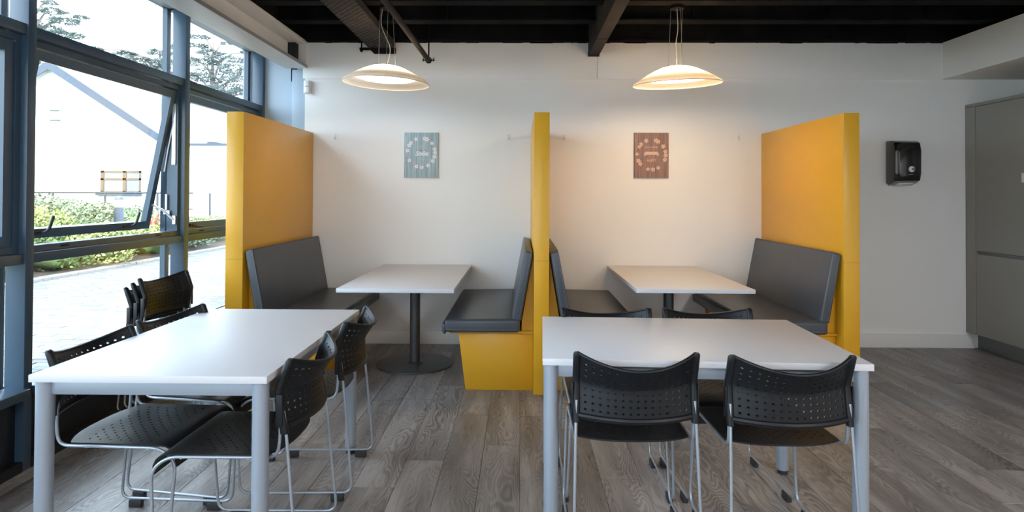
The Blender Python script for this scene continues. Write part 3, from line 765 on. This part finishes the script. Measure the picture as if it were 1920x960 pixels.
# --- slanting conduit
cp = empty('conduit_pipe', (-.80, -.24, 2.51), label='dark grey pipe running out from the wall above the first lamp', cat='pipe')
bm = bmesh.new(); cyl(bm, (0, 0, 0), (-.05, -4.2, .0), .021, n=20); link('pipe', bm, 'charcoal_steel', cp, 40)
bm = bmesh.new(); cyl(bm, (.002, -.03, .02), (.002, -.03, .54), .006, n=8); link('hanger_rod', bm, 'joist', cp, 40)
bm = bmesh.new(); lathe(bm, [(.022, -.008), (.028, -.008), (.028, .008), (.022, .008), (.022, -.008)], 20)
xf(bm, Matrix.Translation((0, -.03, 0)) @ Matrix.Rotation(R(90), 4, 'X'))
box(bm, -.052, -.026, -.04, -.02, -.003, .003); box(bm, .026, .052, -.04, -.02, -.003, .003); cyl(bm, (-.045, -.03, -.012), (-.045, -.03, .02), .004, n=8); cyl(bm, (.045, -.03, -.012), (.045, -.03, .02), .004, n=8)
link('pipe_clamp', bm, 'joist', cp, 40)

# --- pendant lamps
def pendant(x, y, z, tilt, tiltx, label, watts, col, dm, wires, cord):
    o = empty('pendant_lamp', (x, y, z), label=label, cat='lamp', group='opal glass pendant lamps')
    rt_ = Matrix.Rotation(tiltx, 4, 'X') @ Matrix.Rotation(tilt, 4, 'Y')
    out = [(.326, 0), (.318, .012), (.295, .028), (.262, .048), (.220, .072), (.170, .098), (.115, .121), (.060, .134), (0, .139)]
    prof = out + [(max(r-.001, 0), z_-.005) for r, z_ in reversed(out[:-1])][:0]
    bm = bmesh.new(); lathe(bm, out, 64)
    xf(bm, rt_); sh = link('lamp_shade', bm, 'shade', o, 80)
    bm = bmesh.new(); lathe(bm, [(0, .026), (.12, .027), (.195, .032), (.214, .038), (.216, .046), (.20, .052), (0, .056)], 48); xf(bm, rt_); link('diffuser', bm, dm, o, 50)
    bm = bmesh.new(); tube(bm, [(.322*math.cos(2*math.pi*k/64), .322*math.sin(2*math.pi*k/64), 0) for k in range(65)], .004, 6, cap=False); xf(bm, rt_); link('rim', bm, 'shade', sh, 80)
    for wx, wy, tx, ty in wires:
        bm = bmesh.new(); b0 = rt_ @ Vector((wx, wy, .130 if abs(wx)+abs(wy) > .02 else .137)); tube(bm, [b0, (tx, ty, 2.76-z)], .0017, 6); link('suspension_wire', bm, 'wire', o, 60)
        bm = bmesh.new(); cyl(bm, b0-Vector((0, 0, .004)), b0+Vector((0, 0, .010)), .005, n=10); link('wire_grip', bm, 'charcoal_steel', o, 60)
    bm = bmesh.new(); tube(bm, fillet([rt_ @ Vector((0, 0, .138))] + [Vector(c) for c in cord], .12, 8), .0028, 8); link('power_cord', bm, 'cord', o, 60)
    bm = bmesh.new(); cyl(bm, (0, 0, 2.735-z), (0, 0, 2.76-z), .05, n=24); link('ceiling_cup', bm, 'joist', o, 40)
    l = bpy.data.lights.new('bulb', 'POINT'); l.energy = watts; l.color = col; l.shadow_soft_size = .03
    for k in range(1):
        lo = bpy.data.objects.new('bulb', l); COL.objects.link(lo); lo.parent = o; lo.location = rt_ @ Vector((.0, 0, .09))
    return o
pendant(-1.010, -.985, 2.176, R(2.0), R(.5), 'opal glass pendant lamp over the left booth table, dimmer and tilted to the right', .8, (1, .80, .58), 'diffuser_dim',
        [(-.062, 0, -.045, 0), (.012, -.06, .012, 0), (.062, .02, .045, 0)], [(.03, 0, .22), (.03, 0, .28), (-.045, 0, .44), (-.03, 0, 2.74-2.176)])
pendant(1.160, -.985, 2.172, R(-2.0), R(3.6), 'opal glass pendant lamp over the right booth table, brightly lit', 2.4, (1, .74, .46), 'diffuser',
        [(-.062, 0, -.045, 0), (.03, -.05, .025, 0), (.04, .045, .04, 0)], [(.0, 0, .20), (-.012, 0, .30), (.008, 0, .40), (.0, 0, 2.74-2.174)])

# --- fill lamps added out of view behind the camera (hang from the joists)
for i, (x, y) in enumerate(ADDED_PANELS):
    o = empty('added_panel_lamp', (x, y, 2.70), label=('added unseen square panel lamp behind the camera, right of it', 'added unseen square panel lamp behind the camera, on its left', 'added unseen square panel lamp farthest behind the camera')[i], cat='lamp', group='added panel lamps behind the camera')
    bx('housing', -.31, .31, -.31, .31, .004, .045, 'white_plastic', o)
    bx('added_fill_panel', -.29, .29, -.29, .29, -.002, .004, 'fillglow', o)
    l = bpy.data.lights.new('added_panel_light', 'AREA'); l.shape = 'SQUARE'; l.size = .58; l.energy = ADDED_PANEL_WATTS; l.color = (1.0, .965, .925)
    lo = bpy.data.objects.new('added_panel_light', l); COL.objects.link(lo); lo.parent = o; lo.location = (0, 0, -.01)

# ============================================================ OUTSIDE
GZ = -.06
gr = bx('floor_outside', -60, -2.57, -20, 70, -.6, GZ-.062, 'grass'); gr['kind'] = 'structure'
pv = bx('paving', -7.65, -2.57, -6, 30, GZ-.06, GZ-.004, 'joint'); pv['kind'] = 'structure'
def block_mesh():
    bm = bmesh.new(); g = .0035
    box(bm, g, .2-g, g, .1-g, -.03, 0)
    top = [f for f in bm.faces if all(abs(v.co.z) < 1e-6 for v in f.verts)]
    bmesh.ops.bevel(bm, geom=list(top[0].edges), offset=.003, segments=1, affect='EDGES')
    bmesh.ops.recalc_face_normals(bm, faces=bm.faces)
    me = bpy.data.meshes.new('paving_block'); bm.to_mesh(me); bm.free(); me.materials.append(M['paver']); return me
pm = block_mesh(); rb = random.Random(11)
cands = []
for j in range(-35, 170):
    y = j*.1
    for i in range(-39, -12):
        x = i*.2 + (.1 if j % 2 else 0)
        if x < -7.64 or x > -2.76: continue
        cands.append((x, y))
def shown(x, y):   # ground that the panes frame in the photograph
    v = Vector((x+.1, y+.05, GZ)) - Vector((0, -5.5518, 1.3404)); d = v.dot(f2)
    px = CX+CAM_F*v.dot(r3)/d; py = CY-CAM_F*v.dot(u3)/d
    return d, (60 < px < 330 or 350 < px < 430) and 455 < py < 705
near = sorted([c for c in cands if shown(*c)[1]], key=lambda c: shown(*c)[0])[:300]; ns = set(near)
for x, y in near:
    o = bpy.data.objects.new('paving_block', pm); COL.objects.link(o); o.parent = pv; o.location = (x, y, GZ+rb.uniform(-.002, .002))
    o.rotation_euler = (rb.uniform(-.008, .008), rb.uniform(-.008, .008), 0)
V, F = [], []
for x, y in cands:
    if (x, y) in ns: continue
    z = GZ+rb.uniform(-.003, .003); g = .004; b0 = len(V)
    V += [(x+g, y+g, z-.02), (x+.2-g, y+g, z-.02), (x+.2-g, y+.1-g, z-.02), (x+g, y+.1-g, z-.02), (x+g+.003, y+g+.003, z), (x+.2-g-.003, y+g+.003, z), (x+.2-g-.003, y+.1-g-.003, z), (x+g+.003, y+.1-g-.003, z)]
    F += [tuple(b0+q for q in f) for f in ((4, 5, 6, 7), (0, 1, 5, 4), (1, 2, 6, 5), (2, 3, 7, 6), (3, 0, 4, 7))]
me = bpy.data.meshes.new('paving_blocks_far'); me.from_pydata(V, [], F); me.materials.append(M['paver'])
o = bpy.data.objects.new('paving_field', me); COL.objects.link(o); o.parent = pv; o['kind'] = 'stuff'
# kerb of brick on edge along the bed
kb = bx('garden_kerb', -7.85, -7.65, -6, 14, GZ-.06, GZ+.002, 'joint'); kb['kind'] = 'structure'
bm = bmesh.new(); box(bm, 0, .195, .004, .196, -.03, .045, .008); bmesh.ops.recalc_face_normals(bm, faces=bm.faces)
km = bpy.data.meshes.new('kerb_brick'); bm.to_mesh(km); bm.free(); km.materials.append(M['kerb'])
for k in range(66):
    o = bpy.data.objects.new('kerb_brick', km); COL.objects.link(o); o.parent = kb; o.location = (-7.85+rb.uniform(-.006, .006), .8+k*.2, GZ+rb.uniform(-.004, .004)); o.rotation_euler = (0, 0, rb.uniform(-.03, .03))
bm = bmesh.new(); prism(bm, [(-7.86, GZ-.05), (-7.86, GZ+.03), (-8.6, GZ+.14), (-12.5, GZ+.62), (-12.5, GZ-.05)], 'y', -4, 15.3)
sd = link('planting_bed', bm, 'soil'); sd['kind'] = 'structure'
def bedz(x): return GZ+.03+(min(max(-7.86-x, 0), .74)/.74*.11) + max(0, min(-8.6-x, 3.9))/3.9*.48

def shrub(x, y, rx, ry, h, m_, n, label, seed, z0=None, cat='shrub', leaf=.045):
    z0 = bedz(x)-.03 if z0 is None else z0
    rnd = random.Random(seed); o = empty('garden_shrub', (x, y, z0), label=label, cat=cat, group='shrubs in the bed outside')
    V, F = [], []
    lobes = [(rnd.uniform(-.6, .6)*rx, rnd.uniform(-.6, .6)*ry, rnd.uniform(.28, .70)*h, rnd.uniform(.38, .6)) for _ in range(9)]
    for _ in range(n):
        lx, ly, lz, lr = lobes[rnd.randrange(9)]
        t, ph = rnd.uniform(0, 2*math.pi), math.acos(rnd.uniform(-.9, 1))
        q = rnd.uniform(.75, 1.03)
        p = Vector((lx+math.cos(t)*math.sin(ph)*rx*lr*q, ly+math.sin(t)*math.sin(ph)*ry*lr*q, max(.02, lz+math.cos(ph)*h*.45*q*(.6+lr*.5))))
        s = leaf*rnd.uniform(.6, 1.3)
        a = Vector((rnd.uniform(-1, 1), rnd.uniform(-1, 1), rnd.uniform(-.3, 1))).normalized()*s; b_ = a.orthogonal().normalized()*s*.38
        k = len(V); V += [p-b_*.2, p+a*.5-b_, p+a*1.1, p+a*.5+b_]; F.append((k, k+1, k+2, k+3))
    me = bpy.data.meshes.new('foliage'); me.from_pydata([tuple(v) for v in V], [], F); me.materials.append(M[m_])
    fo = bpy.data.objects.new('foliage', me); COL.objects.link(fo); fo.parent = o; fo['kind'] = 'stuff'
    bm = bmesh.new()
    for k in range(6):
        a = k*1.05+rnd.random(); tube(bm, [(0, 0, 0), (math.cos(a)*rx*.3, math.sin(a)*ry*.3, h*.4), (math.cos(a)*rx*.5, math.sin(a)*ry*.5, h*.75)], [.02, .012, .005], 5)
    link('stem', bm, 'bark', o)
    # leafy core so that the crown is not see-through
    bm = bmesh.new(); bmesh.ops.create_icosphere(bm, subdivisions=3, radius=1)
    for v in bm.verts:
        q = 1+.12*math.sin(v.co.x*9+seed)+.1*math.sin(v.co.y*11+seed*2); v.co = Vector((v.co.x*rx*.70*q, v.co.y*ry*.70*q, h*.36+v.co.z*h*.36*q))
    link('inner_foliage', bm, 'shrubC', o, 60)
    return o
sh = [(-8.42, 3.6, .80, .95, .70, 'shrubC', 'dark green shrub at the kerb, nearest the camera outside'),
      (-8.40, 5.1, .78, .95, .68, 'shrubC', 'dark green leafy shrub at the kerb, second from the near end'),
      (-8.42, 6.6, .80, .95, .68, 'shrubA', 'yellow green shrub at the kerb, in the middle of the row'),
      (-8.40, 8.1, .78, .95, .68, 'shrubA', 'yellow green shrub at the kerb, second from the far end'),
      (-8.45, 9.6, .80, .95, .70, 'shrubB', 'grey green shrub at the far end of the kerb row'),
      (-9.9, 4.6, .9, 1.0, .80, 'shrubA', 'broad yellow green mound of shrub behind the kerb row, nearest the camera'),
      (-9.8, 6.3, .9, 1.0, .88, 'shrubA', 'broad bright green mound of shrub behind the kerb row, below the far window'),
      (-9.9, 8.1, .9, 1.0, .86, 'shrubB', 'broad grey green mound of shrub beside the bollard lamp'),
      (-9.7, 10.0, .9, 1.0, .80, 'shrubB', 'grey green mound of shrub behind the open sash'),
      (-11.4, 5.6, 1.0, 1.2, .86, 'shrubA', 'yellow green hedge mound before the railing, nearer one'),
      (-11.4, 8.2, 1.0, 1.3, .86, 'shrubB', 'green hedge mound before the railing, middle one'),
      (-11.3, 11.0, 1.0, 1.4, .80, 'shrubB', 'green hedge mound before the railing, far one'),
      (-8.9, 11.6, .7, 1.0, .60, 'shrubA', 'low yellow green shrub at the kerb end seen through the second window')]
for i, (x, y, rx, ry, h, m_, lab) in enumerate(sh): shrub(x, y, rx, ry, h, m_, 5200, lab, 20+i, leaf=.06)
# spiky red plant
rdp = empty('spiky_plant', (-8.9, 9.0, bedz(-8.9)), label='small spiky red-leaved plant among the green shrubs', cat='plant')
bm = bmesh.new(); rnd = random.Random(5)
for k in range(26):
    a = rnd.random()*6.28; t = rnd.uniform(.1, .6); L_ = rnd.uniform(.6, 1.0); d = Vector((math.cos(a)*t, math.sin(a)*t, 1)).normalized(); s = d.cross(Vector((0, 0, 1))).normalized()*.016
    v = [bm.verts.new(q) for q in (-s, s, d*L_*.6+s, d*L_, d*L_*.6-s)]; bm.faces.new(v)
link('foliage', bm, 'redleaf', rdp)
# bollard lamp
def world(px_, py_, y):
    d = f2 + r3*(px_-CX)/CAM_F - u3*(py_-CY)/CAM_F; t = (y+5.5518)/d.y
    return d.x*t, 1.3404+d.z*t
bx__, bz__ = world(223, 400, 7.85)
bl = empty('bollard_lamp', (bx__, 7.85, bedz(bx__)-.02), label='round dark bollard lamp with a cream lens among the shrubs', cat='lamp')
hb0 = world(223, 388, 7.85)[1]-.24-(bedz(bx__)-.02)
bm = bmesh.new(); cyl(bm, (0, 0, 0), (0, 0, hb0+.24), .095, n=24); link('post', bm, 'bolgrey', bl, 40)
bm = bmesh.new(); cyl(bm, (0, 0, hb0+.24), (0, 0, hb0+.40), .088, n=24); link('lens', bm, 'bollens', bl, 40)
bm = bmesh.new(); lathe(bm, [(.098, hb0+.40), (.098, hb0+.43), (.07, hb0+.47), (0, hb0+.485)], 24); link('cap', bm, 'bolgrey', bl, 40)
# railing
ra = empty('railing', (-12, 12.3, 0), label='thin grey metal handrail in front of the white building', cat='railing')
zt_, zb_ = world(150, 361, 12.3)[1], world(150, 391, 12.3)[1]
rx0 = world(99, 361, 12.3)[0]+12; rxs = world(197, 361, 12.3)[0]+12-rx0
bm = bmesh.new(); cyl(bm, (-4, 0, zt_), (2.4, 0, zt_), .028, n=10); link('top_rail', bm, 'galv', ra, 50)
bm = bmesh.new(); cyl(bm, (-4, 0, zb_), (2.4, 0, zb_), .018, n=10); link('lower_rail', bm, 'galv', ra, 50)
for k in range(5):
    xk = rx0+(k-1)*rxs; bm = bmesh.new(); cyl(bm, (xk, 0, GZ), (xk, 0, zt_), .032, n=10); link('post', bm, 'galv', ra, 50)
# white gabled building
D = 21.0; BY = D-5.55
def px(x): return world(x, 250, BY)[0]
def pz(y): return world(200, y, BY)[1]
ax, az = px(99), pz(126); ex, ez = px(308), pz(262)
sl_ = (az-ez)/(ex-ax); lx_ = ax-(ex-ax)
bd = empty('gabled_building', (ax, BY, GZ), label='white rendered building with a dark bargeboard gable beyond the shrubs', cat='building')
def P(x, z): return (x-ax, z-GZ)
bm = bmesh.new(); prism(bm, [P(lx_, GZ), P(ex, GZ), P(ex, ez), P(ax, az), P(lx_, ez)], 'y', 0, 26); link('wall', bm, 'render', bd)
bm = bmesh.new(); th = .30
prism(bm, [P(lx_-.35, ez-.35*sl_-.02), P(ax, az-.0), P(ex+.35, ez-.35*sl_-.02), P(ex+.35, ez-.35*sl_+.16), P(ax, az+.20), P(lx_-.35, ez-.35*sl_+.16)], 'y', -.22, 26); link('roof', bm, 'roofpale', bd)
bm = bmesh.new()
prism(bm, [P(ax, az-.12), P(ex+.36, ez-.36*sl_-.12), P(ex+.36, ez-.36*sl_+.15), P(ax, az+.19)], 'y', -.27, -.22); link('bargeboard', bm, 'fascia', bd)
bm = bmesh.new()
prism(bm, [P(ax, az-.12), P(lx_-.36, ez-.36*sl_-.12), P(lx_-.36, ez-.36*sl_+.15), P(ax, az+.19)], 'y', -.27, -.22); link('bargeboard', bm, 'fascia', bd)
wx0, wx1, wz0, wz1 = px(191), px(266), pz(362), pz(320)
X0, X1, Z0, Z1 = wx0-ax, wx1-ax, wz0-GZ, wz1-GZ; xm = X0+(X1-X0)*.60; zm = Z0+(Z1-Z0)*.62
bm = bmesh.new(); frame_x = .07
for a, b, c, d_ in ((X0, X1, Z0, Z0+.07), (X0, X1, Z1-.07, Z1), (X0, X0+.12, Z0, Z1), (X1-.05, X1, Z0, Z1), (xm-.06, xm+.06, Z0, Z1), (X0, X1, zm-.035, zm+.035)):
    box(bm, a, b, -.05, .0, c, d_)
wn = link('window_frame', bm, 'timber', bd)
for a, b, c, d_ in ((X0+.1, xm-.05, zm+.03, Z1-.06), (X0+.1, xm-.05, Z0+.06, zm-.03), (xm+.05, X1-.04, zm+.03, Z1-.06), (xm+.05, X1-.04, Z0+.06, zm-.03)):
    bx('pane', a, b, -.025, -.005, c, d_, 'farglass', wn)
bx('sill', X0-.12, X1+.03, -.12, 0, Z0-.09, Z0, 'fascia', wn)
vx0, vx1, vz0, vz1 = px(94)-ax, px(111)-ax, pz(225)-GZ, pz(207)-GZ
bx('vent_ledge', vx0, vx1, -.04, 0, vz1-.03, vz1, 'galv', bd); bx('vent_ledge', vx0, vx1+.04, -.04, 0, vz0-.03, vz0, 'galv', bd)
bm = bmesh.new(); cyl(bm, (px(127)-ax, 5, az-1.2-GZ), (px(127)-ax, 5, az+.45-GZ+.5), .05, n=10); link('flue', bm, 'white_plastic', bd, 40)
# flat-topped extension to its right
ext = empty('garden_wall_block', (px(420), BY+.3, GZ), label='white flat-topped extension wall right of the gabled building', cat='building')
bx('wall', -2.4, 6.0, 0, 5, 0, pz(271)-GZ, 'render', ext)
bx('coping', -2.45, 6.05, -.06, 5, pz(271)-GZ, pz(267)-GZ, 'fascia', ext)
bm = bmesh.new(); cyl(bm, (px(391)-px(420), 1.2, pz(271)-GZ), (px(391)-px(420), 1.2, pz(232)-GZ), .07, n=12); link('flue_pipe', bm, 'galv', ext, 40)
bx('roof_unit', px(352)-px(420), px(367)-px(420), 1, 2, pz(271)-GZ, pz(259)-GZ, 'galv', ext)

# cypress trees behind
def cypress(x, y, h, pads, label, seed, D_=None):
    rnd = random.Random(seed); o = empty('cypress_tree', (x, y, GZ), label=label, cat='tree', group='cypress trees behind the building')
    bm = bmesh.new(); tube(bm, [(0, 0, 0), (.2, 0, h*.4), (-.1, 0, h*.75), (0, 0, h*.95)], [.45, .32, .18, .05], 8)
    for (px_, pz_, rx, rz_) in pads:
        bx_ = (px_*.5, 0, max(1, pz_-rx*.5)); tube(bm, [(px_*.08, 0, max(.5, pz_-rx*.7-.6)), (px_*.55, 0, pz_-rx*.18), (px_, 0, pz_)], [.12, .07, .03], 5)
    link('trunk', bm, 'bark', o, 50)
    V, F = [], []
    for (cx_, cz_, rx, rz_) in pads:
        for _ in range(int(420*rx)):
            t = rnd.uniform(0, 6.283); q = math.sqrt(rnd.random()); 
            p = Vector((cx_+math.cos(t)*rx*q, math.sin(t)*rx*q*.8, cz_+rnd.gauss(0, .45)*rz_*(1.1-q)+rz_*.2*math.sin(cx_*3+t*3)))
            a = Vector((math.cos(t)+rnd.uniform(-.5, .5), math.sin(t)+rnd.uniform(-.5, .5), rnd.uniform(-.15, .55))).normalized()*rnd.uniform(.12, .34); b_ = a.orthogonal().normalized()*.045; c_ = a.cross(b_).normalized()*.045
            k = len(V); V += [p, p+a*.5+b_, p+a, p+a*.5-b_]; F.append((k, k+1, k+2, k+3))
            k = len(V); V += [p, p+a*.5+c_, p+a*.9, p+a*.5-c_]; F.append((k, k+1, k+2, k+3))
    me = bpy.data.meshes.new('foliage'); me.from_pydata([tuple(v) for v in V], [], F); me.materials.append(M['cypress'])
    fo = bpy.data.objects.new('foliage', me); COL.objects.link(fo); fo.parent = o; fo['kind'] = 'stuff'
    return o
def tree_px(D_, base_px, pads_px, label, seed):
    X = lambda p: world(p, 120, D_-5.55)[0]; Z = lambda p: world(300, p, D_-5.55)[1]; q = D_/1150
    x0 = X(base_px); pads = [(X(a)-x0, Z(b)-GZ, rx*q, rz_*q) for a, b, rx, rz_ in pads_px]
    h = max(p[1] for p in pads)+.3
    return cypress(x0, D_-5.55, h, pads, label, seed)
tree_px(46, 60, [(98, 22, 24, 7), (118, 40, 26, 8), (84, 56, 34, 9), (120, 66, 32, 6), (92, 6, 12, 5), (70, 88, 40, 9), (60, 110, 50, 12), (110, 92, 34, 8), (30, 40, 40, 12), (20, 90, 50, 16), (145, 108, 30, 6), (75, 132, 60, 10), (170, 118, 26, 5), (190, 130, 30, 5), (150, 33, 12, 3)],
        'dark cypress tree at the far left behind the gable', 31)
tree_px(43, 300, [(300, 100, 22, 8), (316, 118, 28, 10), (285, 125, 30, 8), (262, 113, 24, 4), (236, 102, 20, 3), (310, 140, 34, 8), (270, 142, 34, 6), (225, 145, 30, 5), (330, 88, 18, 6), (200, 150, 26, 4), (255, 158, 30, 4), (180, 92, 10, 3)],
        'dark cypress tree behind the roof, seen above the open window', 32)
tree_px(55, 400, [(374, 70, 16, 5), (368, 86, 20, 6), (395, 100, 26, 7), (420, 112, 36, 8), (380, 118, 34, 9), (440, 128, 34, 8), (405, 138, 44, 10), (375, 150, 38, 9), (450, 150, 32, 9), (425, 165, 44, 9), (390, 172, 44, 8), (460, 175, 34, 8), (400, 190, 50, 8), (440, 195, 50, 8), (372, 198, 34, 6), (350, 110, 20, 8), (350, 140, 24, 8), (480, 140, 20, 7), (425, 82, 10, 3), (465, 98, 12, 3), (350, 180, 30, 6), (490, 190, 30, 10)],
        'broad layered cypress tree seen through the second window', 33)
